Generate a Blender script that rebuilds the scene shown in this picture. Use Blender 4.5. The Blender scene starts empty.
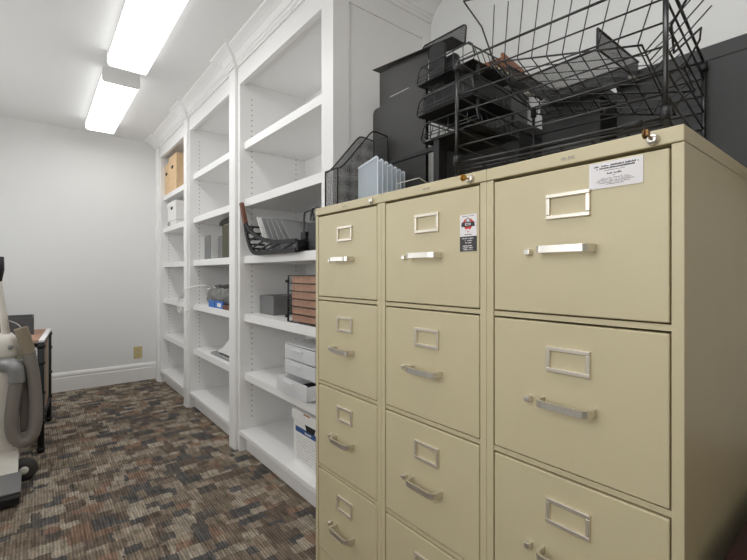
import bpy, bmesh, math, random
from mathutils import Vector, Matrix
random.seed(7)
PI = math.pi
SC = bpy.context.scene
COL = SC.collection

# ------------------------------------------------------------------ materials
def mat(name, col, rough=0.5, metal=0.0, noise=0.0, nscale=60, bump=0.0, bscale=200, spec=0.5, alpha=None, trans=0.0, emit=None, estr=0):
    m = bpy.data.materials.new(name); m.use_nodes = True
    nt = m.node_tree; b = nt.nodes['Principled BSDF']
    b.inputs['Base Color'].default_value = (*col, 1)
    b.inputs['Roughness'].default_value = rough
    b.inputs['Metallic'].default_value = metal
    b.inputs['Specular IOR Level'].default_value = spec
    if trans: b.inputs['Transmission Weight'].default_value = trans
    if emit:
        b.inputs['Emission Color'].default_value = (*emit, 1); b.inputs['Emission Strength'].default_value = estr
    tc = nt.nodes.new('ShaderNodeTexCoord')
    if noise:
        n = nt.nodes.new('ShaderNodeTexNoise'); n.inputs['Scale'].default_value = nscale; n.inputs['Detail'].default_value = 4
        nt.links.new(tc.outputs['Object'], n.inputs['Vector'])
        r = nt.nodes.new('ShaderNodeMapRange'); r.inputs['From Min'].default_value = .3; r.inputs['From Max'].default_value = .7
        r.inputs['To Min'].default_value = 1 - noise; r.inputs['To Max'].default_value = 1 + noise
        nt.links.new(n.outputs['Fac'], r.inputs['Value'])
        mx = nt.nodes.new('ShaderNodeVectorMath'); mx.operation = 'SCALE'; mx.inputs[0].default_value = col
        nt.links.new(r.outputs['Result'], mx.inputs['Scale']); nt.links.new(mx.outputs['Vector'], b.inputs['Base Color'])
    if bump:
        n = nt.nodes.new('ShaderNodeTexNoise'); n.inputs['Scale'].default_value = bscale; n.inputs['Detail'].default_value = 3
        nt.links.new(tc.outputs['Object'], n.inputs['Vector'])
        bp = nt.nodes.new('ShaderNodeBump'); bp.inputs['Strength'].default_value = bump; bp.inputs['Distance'].default_value = .002
        nt.links.new(n.outputs['Fac'], bp.inputs['Height']); nt.links.new(bp.outputs['Normal'], b.inputs['Normal'])
    if alpha is not None: b.inputs['Alpha'].default_value = alpha
    return m

def srgb(r, g, b):
    f = lambda c: ((c/255+.055)/1.055)**2.4 if c > 10 else c/255/12.92
    return (f(r), f(g), f(b))

M = {}
M['wall'] = mat('wall_paint', srgb(236, 236, 234), .7, bump=.08, bscale=350)
M['bouncewall'] = mat('tan_bounce_paint', srgb(222, 204, 174), .7, bump=.08, bscale=350)  # tan made up so the unseen near wall bounces warm light
M['ceil'] = mat('ceiling_paint', srgb(238, 238, 236), .8, bump=.1, bscale=300)
M['white'] = mat('white_wood_paint', srgb(242, 241, 239), .42, bump=.03, bscale=120)
M['putty'] = mat('putty_enamel', srgb(204, 192, 157), .42, noise=.02, nscale=8, bump=.05, bscale=900)
M['puttyShade'] = mat('putty_gap_shade', srgb(70, 62, 46), .6)  # putty darkened to paint in the shade behind the drawer gaps
M['chrome'] = mat('brushed_chrome', srgb(226, 222, 214), .3, .9, noise=.04, nscale=200)
M['steelholder'] = mat('pale_metal', srgb(226, 218, 204), .36, .75)
M['brass'] = mat('brass', srgb(180, 140, 70), .3, 1.0)
M['bronze'] = mat('old_bronze', srgb(120, 92, 60), .4, 1.0)
M['wire'] = mat('black_wire', srgb(34, 34, 34), .28, .2, spec=.8)
M['blackplastic'] = mat('black_plastic', srgb(30, 30, 31), .45, noise=.1, nscale=40)
M['black'] = mat('dull_black', srgb(20, 20, 21), .6)
M['charcoal'] = mat('charcoal_plastic', srgb(56, 56, 56), .55, noise=.05, nscale=30, bump=.1, bscale=500)
M['graysteel'] = mat('gray_steel', srgb(54, 53, 51), .5, .1, noise=.04, nscale=12)
M['speckle'] = mat('speckled_gray', srgb(92, 94, 94), .8, noise=.35, nscale=260)
M['graypl'] = mat('gray_plastic', srgb(146, 146, 146), .5, noise=.03)
M['midgray'] = mat('mid_gray_board', srgb(116, 116, 116), .6, noise=.04)
M['darkgray'] = mat('dark_gray_board', srgb(82, 83, 84), .6, noise=.05)
M['card'] = mat('tan_cardboard', srgb(220, 188, 148), .8, noise=.06, nscale=25)
M['cardD'] = mat('cardboard_edge', srgb(170, 120, 72), .8, noise=.08)
M['whitecard'] = mat('white_cardboard', srgb(236, 234, 230), .7, noise=.02)
M['blue'] = mat('blue_print', srgb(42, 84, 140), .6)
M['bluebox'] = mat('blue_carton', srgb(52, 110, 190), .5, noise=.15, nscale=90)
M['ink'] = mat('dark_ink', srgb(60, 60, 64), .7)
M['inkL'] = mat('pale_ink', srgb(150, 146, 146), .7)
M['paper'] = mat('white_paper', srgb(236, 232, 232), .8)
M['cream'] = mat('cream_paper', srgb(232, 226, 196), .8)
M['red'] = mat('sticker_red', srgb(206, 62, 56), .6)
M['dkstick'] = mat('sticker_dark', srgb(66, 64, 66), .6)
M['leather'] = mat('brown_folder', srgb(170, 132, 110), .75, noise=.12, nscale=30)
M['wood'] = mat('orange_wood', srgb(150, 96, 58), .45, noise=.2, nscale=20)
M['redwood'] = mat('red_brown_strip', srgb(110, 66, 50), .6, noise=.2, nscale=60)
M['darkwood'] = mat('dark_maroon_wood', srgb(50, 24, 20), .5, noise=.2, nscale=18, spec=.3)
M['olive'] = mat('olive_binder', srgb(74, 72, 50), .6)
M['tan'] = mat('tan_folder', srgb(184, 164, 140), .7)
M['vac'] = mat('vacuum_cream', srgb(222, 218, 208), .4, noise=.02)
M['hose'] = mat('gray_hose', srgb(128, 122, 114), .5)
M['hosetan'] = mat('taupe_hose', srgb(136, 124, 104), .55)
M['rubber'] = mat('rubber', srgb(66, 64, 62), .7)
M['silver'] = mat('silver_plastic', srgb(150, 150, 150), .35, .4)
M['beigeplate'] = mat('beige_plate', srgb(206, 190, 140), .5)
M['moss'] = mat('gray_green_cloth', srgb(150, 148, 130), .8, noise=.06)
M['bag'] = mat('crinkled_gray', srgb(112, 112, 108), .4, noise=.5, nscale=45, bump=.9, bscale=60)
M['whitecord'] = mat('white_cord', srgb(236, 236, 232), .5)
M['clip'] = mat('clear_clip', srgb(214, 214, 210), .3)
M['gap'] = mat('shadow_gap', srgb(26, 26, 26), .9)

def glassy(name, col, t):
    m = bpy.data.materials.new(name); m.use_nodes = True; nt = m.node_tree
    b = nt.nodes['Principled BSDF']; b.inputs['Base Color'].default_value = (*col, 1); b.inputs['Roughness'].default_value = .35
    tr = nt.nodes.new('ShaderNodeBsdfTransparent'); tr.inputs['Color'].default_value = (.96, .98, 1, 1)
    tl = nt.nodes.new('ShaderNodeBsdfTranslucent'); tl.inputs['Color'].default_value = (*col, 1)
    mx = nt.nodes.new('ShaderNodeMixShader'); mx.inputs[0].default_value = t
    m2 = nt.nodes.new('ShaderNodeMixShader'); m2.inputs[0].default_value = .5
    nt.links.new(b.outputs[0], m2.inputs[1]); nt.links.new(tl.outputs[0], m2.inputs[2])
    nt.links.new(m2.outputs[0], mx.inputs[1]); nt.links.new(tr.outputs[0], mx.inputs[2])
    nt.links.new(mx.outputs[0], nt.nodes['Material Output'].inputs['Surface'])
    return m
M['frost'] = glassy('frosted_blue_plastic', srgb(224, 231, 236), .46)
M['frostedge'] = mat('frosted_edge', srgb(206, 214, 222), .4)
M['clear'] = glassy('frosted_clear_plastic', srgb(255, 255, 255), .12)

def meshmat(name, col, hole):
    m = bpy.data.materials.new(name); m.use_nodes = True; nt = m.node_tree
    b = nt.nodes['Principled BSDF']; b.inputs['Base Color'].default_value = (*col, 1); b.inputs['Roughness'].default_value = .5
    tc = nt.nodes.new('ShaderNodeTexCoord'); sp = nt.nodes.new('ShaderNodeSeparateXYZ'); nt.links.new(tc.outputs['Object'], sp.inputs[0])
    prev = None
    for ax in 'XYZ':
        k = nt.nodes.new('ShaderNodeMath'); k.operation = 'MULTIPLY'; k.inputs[1].default_value = 2*PI/.0032; nt.links.new(sp.outputs[ax], k.inputs[0])
        s = nt.nodes.new('ShaderNodeMath'); s.operation = 'SINE'; nt.links.new(k.outputs[0], s.inputs[0])
        if prev is None: prev = s
        else:
            a = nt.nodes.new('ShaderNodeMath'); a.operation = 'ADD'; nt.links.new(prev.outputs[0], a.inputs[0]); nt.links.new(s.outputs[0], a.inputs[1]); prev = a
    g = nt.nodes.new('ShaderNodeMath'); g.operation = 'GREATER_THAN'; g.inputs[1].default_value = hole; nt.links.new(prev.outputs[0], g.inputs[0])
    tr = nt.nodes.new('ShaderNodeBsdfTransparent'); mx = nt.nodes.new('ShaderNodeMixShader')
    nt.links.new(g.outputs[0], mx.inputs[0]); nt.links.new(b.outputs[0], mx.inputs[1]); nt.links.new(tr.outputs[0], mx.inputs[2])
    nt.links.new(mx.outputs[0], nt.nodes['Material Output'].inputs['Surface'])
    return m
M['mesh'] = meshmat('black_wire_mesh', srgb(48, 48, 48), .55)
M['meshF'] = meshmat('magazine_mesh', srgb(78, 78, 78), -.75)
M['meshL'] = meshmat('open_wire_mesh', srgb(62, 62, 62), -.25)

def emissive(name, s, tint=(.985, .99, 1)):
    m = bpy.data.materials.new(name); m.use_nodes = True; nt = m.node_tree
    nt.nodes.remove(nt.nodes['Principled BSDF'])
    e = nt.nodes.new('ShaderNodeEmission'); e.inputs['Color'].default_value = (*tint, 1); e.inputs['Strength'].default_value = s
    nt.links.new(e.outputs[0], nt.nodes['Material Output'].inputs['Surface'])
    return m
M['lamp'] = emissive('lit_diffuser', 7.4)
M['lampside'] = emissive('lit_diffuser_side', 2.6)
M['daylight'] = emissive('fill_light_pane', 2.95, (.97, .985, 1))  # made-up fill glow for the cabinet fronts
M['fillpaneB'] = emissive('fill_light_pane_far', 1.9, (.97, .985, 1))  # weaker made-up fill glow for the bookcase and far wall

def carpet():
    m = bpy.data.materials.new('patchwork_loop_carpet'); m.use_nodes = True; nt = m.node_tree; N = nt.nodes; L = nt.links
    b = N['Principled BSDF']; b.inputs['Roughness'].default_value = .95; b.inputs['Specular IOR Level'].default_value = .1
    tc = N.new('ShaderNodeTexCoord'); sp = N.new('ShaderNodeSeparateXYZ')
    jn = N.new('ShaderNodeTexNoise'); jn.inputs['Scale'].default_value = 1.0; jm = N.new('ShaderNodeMapping'); jm.inputs['Scale'].default_value = (90, 25, 1)
    L.new(tc.outputs['Object'], jm.inputs[0]); L.new(jm.outputs[0], jn.inputs['Vector'])
    js = N.new('ShaderNodeVectorMath'); js.operation = 'SCALE'; js.inputs['Scale'].default_value = .03
    jo = N.new('ShaderNodeVectorMath'); jo.operation = 'SUBTRACT'; jo.inputs[1].default_value = (.5, .5, .5); L.new(jn.outputs['Color'], jo.inputs[0]); L.new(jo.outputs[0], js.inputs[0])
    ja = N.new('ShaderNodeVectorMath'); ja.operation = 'ADD'; L.new(tc.outputs['Object'], ja.inputs[0]); L.new(js.outputs[0], ja.inputs[1]); L.new(ja.outputs[0], sp.inputs[0])
    def math_(op, a, c=None):
        n = N.new('ShaderNodeMath'); n.operation = op
        for i, v in enumerate((a, c)):
            if v is None: continue
            if isinstance(v, (int, float)): n.inputs[i].default_value = v
            else: L.new(v, n.inputs[i])
        return n.outputs[0]
    def cells(ch, cw, seed):
        row = math_('FLOOR', math_('DIVIDE', sp.outputs['Y'], ch))
        w1 = N.new('ShaderNodeTexWhiteNoise'); w1.noise_dimensions = '1D'; L.new(math_('ADD', row, seed), w1.inputs['W'])
        xx = math_('ADD', math_('DIVIDE', sp.outputs['X'], cw), math_('MULTIPLY', w1.outputs['Value'], 9.0))
        cell = math_('FLOOR', xx)
        cb = N.new('ShaderNodeCombineXYZ'); L.new(cell, cb.inputs[0]); L.new(row, cb.inputs[1]); cb.inputs[2].default_value = seed
        w2 = N.new('ShaderNodeTexWhiteNoise'); w2.noise_dimensions = '3D'; L.new(cb.outputs[0], w2.inputs['Vector'])
        return w2.outputs['Value']
    def ramp(fac, stops):
        r = N.new('ShaderNodeValToRGB'); r.color_ramp.interpolation = 'CONSTANT'; L.new(fac, r.inputs[0])
        e = r.color_ramp.elements
        while len(e) < len(stops): e.new(.5)
        for k, (p, c) in enumerate(stops): e[k].position = p; e[k].color = (*srgb(*c), 1)
        return r.outputs[0]
    pal = [(0, (140, 128, 113)), (.20, (116, 103, 90)), (.36, (102, 90, 80)), (.48, (86, 84, 82)), (.60, (94, 89, 83)), (.68, (152, 142, 127)), (.84, (130, 107, 92)), (.92, (128, 116, 101))]
    c1 = ramp(cells(.076, .088, 3.0), pal)
    c2 = ramp(cells(.05, .062, 17.0), pal)
    pick = math_('GREATER_THAN', cells(.076, .1, 40.0), .45)
    mx = N.new('ShaderNodeMix'); mx.data_type = 'RGBA'; L.new(pick, mx.inputs[0]); L.new(c1, mx.inputs[6]); L.new(c2, mx.inputs[7])
    # tufted ribs running along the room
    nz = N.new('ShaderNodeTexNoise'); nz.inputs['Scale'].default_value = 1.0; nz.inputs['Detail'].default_value = 2
    mp = N.new('ShaderNodeMapping'); mp.inputs['Scale'].default_value = (85, 9, 1); L.new(tc.outputs['Object'], mp.inputs[0]); L.new(mp.outputs[0], nz.inputs['Vector'])
    mr = N.new('ShaderNodeMapRange'); mr.inputs[1].default_value = .32; mr.inputs[2].default_value = .68; mr.inputs[3].default_value = .7; mr.inputs[4].default_value = 1.32
    L.new(nz.outputs['Fac'], mr.inputs[0])
    n2 = N.new('ShaderNodeTexNoise'); n2.inputs['Scale'].default_value = 150; L.new(tc.outputs['Object'], n2.inputs['Vector'])
    m3 = N.new('ShaderNodeMapRange'); m3.inputs[1].default_value = .3; m3.inputs[2].default_value = .7; m3.inputs[3].default_value = .75; m3.inputs[4].default_value = 1.25
    L.new(n2.outputs['Fac'], m3.inputs[0])
    vm = N.new('ShaderNodeVectorMath'); vm.operation = 'SCALE'; L.new(mx.outputs[2], vm.inputs[0]); s2 = N.new('ShaderNodeSeparateXYZ'); L.new(tc.outputs['Object'], s2.inputs[0])
    st = math_('MULTIPLY_ADD', math_('SINE', math_('MULTIPLY', s2.outputs['X'], 2*PI/.0115)), math_('MULTIPLY', n2.outputs['Fac'], .40)); st.node.inputs[2].default_value = 1.0
    L.new(math_('MULTIPLY', math_('MULTIPLY', math_('MULTIPLY', mr.outputs[0], m3.outputs[0]), st), math_('MULTIPLY_ADD', cells(.038, .05, 71.0), .34)), vm.inputs['Scale'])
    L.new(vm.outputs[0], b.inputs['Base Color'])
    for q in N:
        if q.type == 'MATH' and q.operation == 'MULTIPLY_ADD' and not q.inputs[2].is_linked and abs(q.inputs[1].default_value-.34) < 1e-4: q.inputs[2].default_value = .83
    bp = N.new('ShaderNodeBump'); bp.inputs['Strength'].default_value = .5; bp.inputs['Distance'].default_value = .004
    L.new(nz.outputs['Fac'], bp.inputs['Height']); L.new(bp.outputs[0], b.inputs['Normal'])
    return m
M['carpet'] = carpet()

# ------------------------------------------------------------------ mesh builder
class MB:
    def __init__(s, off=(0, 0, 0)):
        s.bm = bmesh.new(); s.mats = []; s.off = Vector(off); s.cur = 0
    def m(s, name):
        if name not in s.mats: s.mats.append(name)
        s.cur = s.mats.index(name); return s
    def v(s, p): return s.bm.verts.new(Vector(p) - s.off)
    def f(s, vs, smooth=False):
        try: q = s.bm.faces.new(vs)
        except ValueError: return None
        q.material_index = s.cur; q.smooth = smooth; return q
    def box(s, x0, x1, y0, y1, z0, z1, bev=0.0, rot=0.0, c=None):
        """axis box; rot spins it about z through c"""
        P = [(x, y, z) for x in (x0, x1) for y in (y0, y1) for z in (z0, z1)]
        if rot:
            c = c or ((x0+x1)/2, (y0+y1)/2); R = Matrix.Rotation(rot, 3, 'Z'); cc = Vector((c[0], c[1], 0))
            P = [tuple(R @ (Vector(p)-cc) + cc) for p in P]
        V = [s.v(p) for p in P]
        F = [(0, 1, 3, 2), (4, 6, 7, 5), (0, 4, 5, 1), (2, 3, 7, 6), (0, 2, 6, 4), (1, 5, 7, 3)]
        fs = [s.f([V[i] for i in q]) for q in F]
        if bev:
            es = list({e for q in fs for e in q.edges})
            r = bmesh.ops.bevel(s.bm, geom=es, offset=bev, segments=2, profile=.5, affect='EDGES')
            for q in r['faces']: q.material_index = s.cur
        return s
    def poly(s, pts, vec):
        """prism: polygon pts (3D) extruded by vec"""
        vec = Vector(vec)
        a = [s.v(p) for p in pts]; b = [s.v(Vector(p)+vec) for p in pts]
        s.f(a[::-1]); s.f(b)
        for i in range(len(pts)):
            j = (i+1) % len(pts); s.f([a[i], a[j], b[j], b[i]])
        return s
    def quad(s, *p): s.f([s.v(q) for q in p]); return s
    def tube(s, path, r, n=6, closed=False, cap=True):
        P = [Vector(p) for p in path]; k = len(P)
        rr = r if isinstance(r, (list, tuple)) else [r]*k
        rings = []; up = None
        for i in range(k):
            if closed: t = (P[(i+1) % k]-P[i-1])
            else: t = P[min(i+1, k-1)]-P[max(i-1, 0)]
            t.normalize()
            if up is None:
                up = Vector((0, 0, 1)) if abs(t.z) < .9 else Vector((1, 0, 0))
            a = up - t*up.dot(t)
            if a.length < 1e-4: a = t.orthogonal()
            a.normalize(); up = a; b = t.cross(a)
            rings.append([s.v(P[i]+(a*math.cos(2*PI*j/n)+b*math.sin(2*PI*j/n))*rr[i]) for j in range(n)])
        rng = range(k if closed else k-1)
        for i in rng:
            A = rings[i]; B = rings[(i+1) % k]
            for j in range(n): s.f([A[j], A[(j+1) % n], B[(j+1) % n], B[j]], True)
        if not closed and cap:
            s.f(rings[0][::-1]); s.f(rings[-1])
        return s
    def cyl(s, p0, p1, r, n=16, r2=None):
        return s.tube([p0, p1], [r, r2 if r2 is not None else r], n)
    def lathe(s, prof, c, axis='Z', n=24):
        rings = []
        for rad, h in prof:
            ring = []
            for j in range(n):
                a = 2*PI*j/n; x, y = rad*math.cos(a), rad*math.sin(a)
                p = {'Z': (x, y, h), 'X': (h, x, y), 'Y': (y, h, x)}[axis]
                ring.append(s.v(Vector(c)+Vector(p)))
            rings.append(ring)
        for A, B in zip(rings, rings[1:]):
            for j in range(n): s.f([A[j], A[(j+1) % n], B[(j+1) % n], B[j]], True)
        s.f(rings[0][::-1]); s.f(rings[-1]); return s
    def ribbon(s, path, th, z0, z1):
        """flat strip of thickness th following path (x,y), between z0 and z1"""
        P = [Vector((x, y)) for x, y in path]; O = []
        for i in range(len(P)):
            t = P[min(i+1, len(P)-1)]-P[max(i-1, 0)]; t.normalize(); O.append(Vector((-t.y, t.x))*th/2)
        sec = [[s.v((p.x+sg*o.x, p.y+sg*o.y, z)) for sg, z in ((1, z0), (1, z1), (-1, z1), (-1, z0))] for p, o in zip(P, O)]
        for A, B in zip(sec, sec[1:]):
            for j in range(4): s.f([A[j], A[(j+1) % 4], B[(j+1) % 4], B[j]])
        s.f(sec[0]); s.f(sec[-1][::-1]); return s
    def sweep(s, path, prof):
        """profile (out, z) swept along a plan polyline with mitred corners; out is to the right of travel"""
        P = [Vector(p) for p in path]; sec = []
        for i, p in enumerate(P):
            ns = []
            for a, b in ((i-1, i), (i, i+1)):
                if 0 <= a and b < len(P):
                    t = (P[b]-P[a]).normalized(); ns.append(Vector((t.y, -t.x)))
            n = ns[0] if len(ns) == 1 else (ns[0]+ns[1])/(1+ns[0].dot(ns[1]))
            sec.append([s.v((p.x+n.x*o, p.y+n.y*o, z)) for o, z in prof])
        for A, B in zip(sec, sec[1:]):
            for j in range(len(prof)): s.f([A[j], A[(j+1) % len(prof)], B[(j+1) % len(prof)], B[j]])
        s.f(sec[0]); s.f(sec[-1][::-1]); return s
    def build(s, name, mt=None, parent=None, label=None, flip=False):
        bmesh.ops.recalc_face_normals(s.bm, faces=s.bm.faces)
        me = bpy.data.meshes.new(name); s.bm.to_mesh(me); s.bm.free()
        o = bpy.data.objects.new(name, me); COL.objects.link(o)
        for k in (s.mats or [mt]): me.materials.append(M[k])
        if parent is not None: o.parent = parent
        if label: o['label'] = label
        return o

def tag(o, label, cat, group=None):
    o['label'] = label; o['category'] = cat
    if group: o['group'] = group
    return o
def thing(name, loc, label, cat, group=None, rz=0.0, rot=None):
    o = bpy.data.objects.new(name, None); COL.objects.link(o); o.location = loc
    o.rotation_euler = rot or (0, 0, rz); o.empty_display_size = .05
    return tag(o, label, cat, group)
def single(mb, name, mt, loc, label, cat, group=None, rz=0):
    o = mb.build(name, mt); o.location = loc; o.rotation_euler = (0, 0, rz); return tag(o, label, cat, group)
def structure(o): o['kind'] = 'structure'; return o
def children(o): return [c for c in bpy.data.objects if c.parent == o]
def copy_tree(o, parent=None):
    c = o.copy(); COL.objects.link(c)
    if parent is not None: c.parent = parent
    for ch in children(o): copy_tree(ch, c)
    return c

# ------------------------------------------------------------------ the room
XL, XR, YB, YF, ZC = -.75, 1.55, -1.7, 4.79, 2.425
structure(MB().box(XL-.1, XR+.1, YB-.1, YF+.1, -.08, 0).build('floor', 'carpet'))
structure(MB().box(XL-.1, XR+.1, YB-.1, YF+.1, ZC, ZC+.08).build('ceiling', 'ceil'))
structure(MB().box(XL-.1, XR+.1, YF, YF+.1, 0, ZC).build('wall_far', 'wall'))
structure(MB().box(XL-.1, XR+.1, YB-.1, YB, 0, ZC).build('wall_near', 'bouncewall'))
FILLS = [(-.35, 1.3, 1.0, 2.2, 'daylight'), (2.15, 4.35, .95, 2.1, 'fillpaneB')]  # unseen windows added as fill light from the left
wl = MB(); py = YB
for a, b_, z0, z1, mn in FILLS:
    for q in ((py, a, 0, ZC), (a, b_, 0, z0), (a, b_, z1, ZC)): wl.box(XL-.1, XL, *q)
    py = b_
wl.box(XL-.1, XL, py, YF, 0, ZC)
structure(wl.build('wall_left', 'wall'))
for k, (a, b_, z0, z1, mn) in enumerate(FILLS):
    fillwin = structure(MB().box(XL-.085, XL-.075, a, b_, z0, z1).build('window_%d' % (k+1), mn))
    wf = MB(); mid = (a+b_)/2
    for q in ((a, a+.05, z0, z1), (b_-.05, b_, z0, z1), (a+.05, b_-.05, z0, z0+.05), (a+.05, b_-.05, z1-.05, z1), (mid-.02, mid+.02, z0+.05, z1-.05)): wf.box(XL-.07, XL-.03, *q)
    wf.build('window_frame', 'white', fillwin)
structure(MB().box(XR, XR+.1, YB, YF, 0, ZC).build('wall_right', 'wall'))
BP = [(0, 0), (.016, 0), (.016, .122), (.012, .128), (.012, .137), (.016, .141), (.014, .156), (.007, .170), (0, .174)]
structure(MB().sweep([(XL, YF), (.985, YF)], BP).build('baseboard_far', 'white'))
structure(MB().sweep([(XL, YB), (XL, YF)], BP).build('baseboard_left', 'white'))
structure(MB().sweep([(XR, .3), (XR, YB)], BP).build('baseboard_right', 'white'))

def ceiling_light(y0, y1, label):
    x0, x1 = .338, .552; zt = ZC; zb = 2.338
    t = thing('ceiling_light', ((x0+x1)/2, (y0+y1)/2, zt), label, 'ceiling light', 'ceiling lights')
    o = t.location
    b = MB(o); b.box(x0+.004, x1-.004, y0+.01, y1-.01, zt-.03, zt); b.build('housing', 'white', t)
    d = MB(o); sec = [(x0+.001, zt-.03), (x0, zb+.012), (x0+.012, zb), (x1-.012, zb), (x1, zb+.012), (x1-.001, zt-.03)]
    d.m('lampside'); d.poly([(x, y0+.02, z) for x, z in sec], (0, y1-y0-.04, 0))
    d.m('lamp')
    for f in d.bm.faces:
        f.normal_update()
        if abs(f.normal.z) > .9 and f.calc_center_median().z + o.z < zb+.01: f.material_index = 1
    d.build('diffuser', None, t, 'glowing white diffuser')
    sec2 = [(x0-.002, zt), (x0-.003, zb+.010), (x0+.010, zb-.003), (x1-.010, zb-.003), (x1+.003, zb+.010), (x1+.002, zt)]
    for ya in (y0, y1-.02):
        e = MB(o); e.poly([(x, ya, z) for x, z in sec2], (0, .02, 0)); e.build('end_cap', 'white', t)
    return t
ceiling_light(3.225, 4.43, 'lit ceiling light fixture nearer the far wall, showing its white end cap')
ceiling_light(1.79, 2.995, 'lit ceiling light fixture at the top edge of the picture, nearer the camera')
ceiling_light(-.4, .84, 'added out-of-view ceiling light fixture above the camera')  # unseen fixture added to brighten the cabinet fronts

# ------------------------------------------------------------------ built-in bookcase
XFACE, XPIL, XSH, XBK = .965, .945, .992, 1.413
bc = thing('built_in_bookcase', (XFACE, 3.2, 0), 'white built-in bookcase of three tall bays with crown moulding along the right wall', 'bookcase')
O = bc.location
PIL = [(1.469, 1.56, None), (2.494, 2.656, (2.527, 2.623)), (3.558, 3.69, (3.574, 3.662)), (4.57, YF, (4.60, 4.70))]
BAYS = [(1.56, 2.494), (2.656, 3.558), (3.69, 4.57)]
fr = MB(O)
for a, b_, p in PIL: fr.box(XFACE, XSH, a, b_, 0, ZC-.02)
for a, b_ in BAYS: fr.box(XFACE, XSH, a, b_, 2.229, ZC-.02)
fr.build('face_frame', 'white', bc)
for a, b_, p in PIL:
    if p: MB(O).box(XPIL, XFACE, p[0], p[1], 0, 2.36, .003).build('pilaster', 'white', bc)
MB(O).box(XBK, XBK+.02, 1.4895, YF, 0, ZC-.012).build('back_panel', 'white', bc)
tp = MB(O)
for a, b_ in BAYS: tp.box(XSH, XBK, a-.02, b_+.02, 2.25, 2.27)
tp.build('top_panel', 'white', bc)
for k, (a, b_, p) in enumerate(PIL):
    for yy, sg in ((a, -1), (b_, 1)):
        if (k == 0 and sg < 0) or (k == 3 and sg > 0): continue
        yi = yy - sg*.0005
        sd = MB(O).m('white'); sd.box(XSH, XBK, min(yi, yi-sg*.018), max(yi, yi-sg*.018), 0, 2.26)
        sd.m('darkgray')
        for xx in (1.04, 1.345):
            for z in [.2+.032*i for i in range(62)]:
                n = 8; c = [(xx+.0036*math.cos(2*PI*j/n), yi+sg*.0006, z+.0036*math.sin(2*PI*j/n)) for j in range(n)]
                sd.f([sd.v(q) for q in c])
        sd.build('side_panel', 'white', bc)
# end panel towards the cabinets: frame and recessed field
ep = MB(O)
ep.box(XSH, 1.048, 1.469, 1.489, 0, ZC-.01); ep.box(1.5, XR-.002, 1.469, 1.489, 0, ZC-.01)
ep.box(1.048, 1.5, 1.469, 1.489, 2.246, ZC-.01); ep.box(1.048, 1.5, 1.469, 1.489, 0, .14)
ep.box(1.048, 1.5, 1.477, 1.489, .14, 2.246)
ep.build('end_panel', 'white', bc)
SHZ = [1.882, 1.532, 1.187, .834, .478]
for k, (a, b_) in enumerate(BAYS):
    for z in SHZ:
        if k == 2 and z > 1.8: z = 1.85
        MB(O).box(XSH, XBK, a+.001, b_-.001, z-.046, z, .0015).build('shelf', 'white', bc)
    MB(O).box(.960, XBK, a+.001, b_-.001, .105, .130, .0015).build('bottom_shelf', 'white', bc)
    MB(O).box(1.005, 1.02, a, b_, 0, .105).build('toe_kick', 'white', bc)
CP = [(0, 2.334), (.010, 2.334), (.010, 2.347), (.016, 2.352), (.016, 2.366), (.022, 2.369), (.026, 2.378), (.037, 2.392), (.055, 2.404), (.072, 2.411), (.080, 2.413), (.088, 2.416), (.088, ZC), (0, ZC)]
path = [(XFACE, YF)]
for a, b_, p in PIL[::-1]:
    if p: path += [(XFACE, p[1]), (XPIL, p[1]), (XPIL, p[0]), (XFACE, p[0])]
path += [(XFACE, 1.469), (XR-.002, 1.469)]
# travel is towards -y with the room on the right-hand side
MB(O).sweep(path, [(o, z) for o, z in CP]).build('crown_moulding', 'white', bc)

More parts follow.
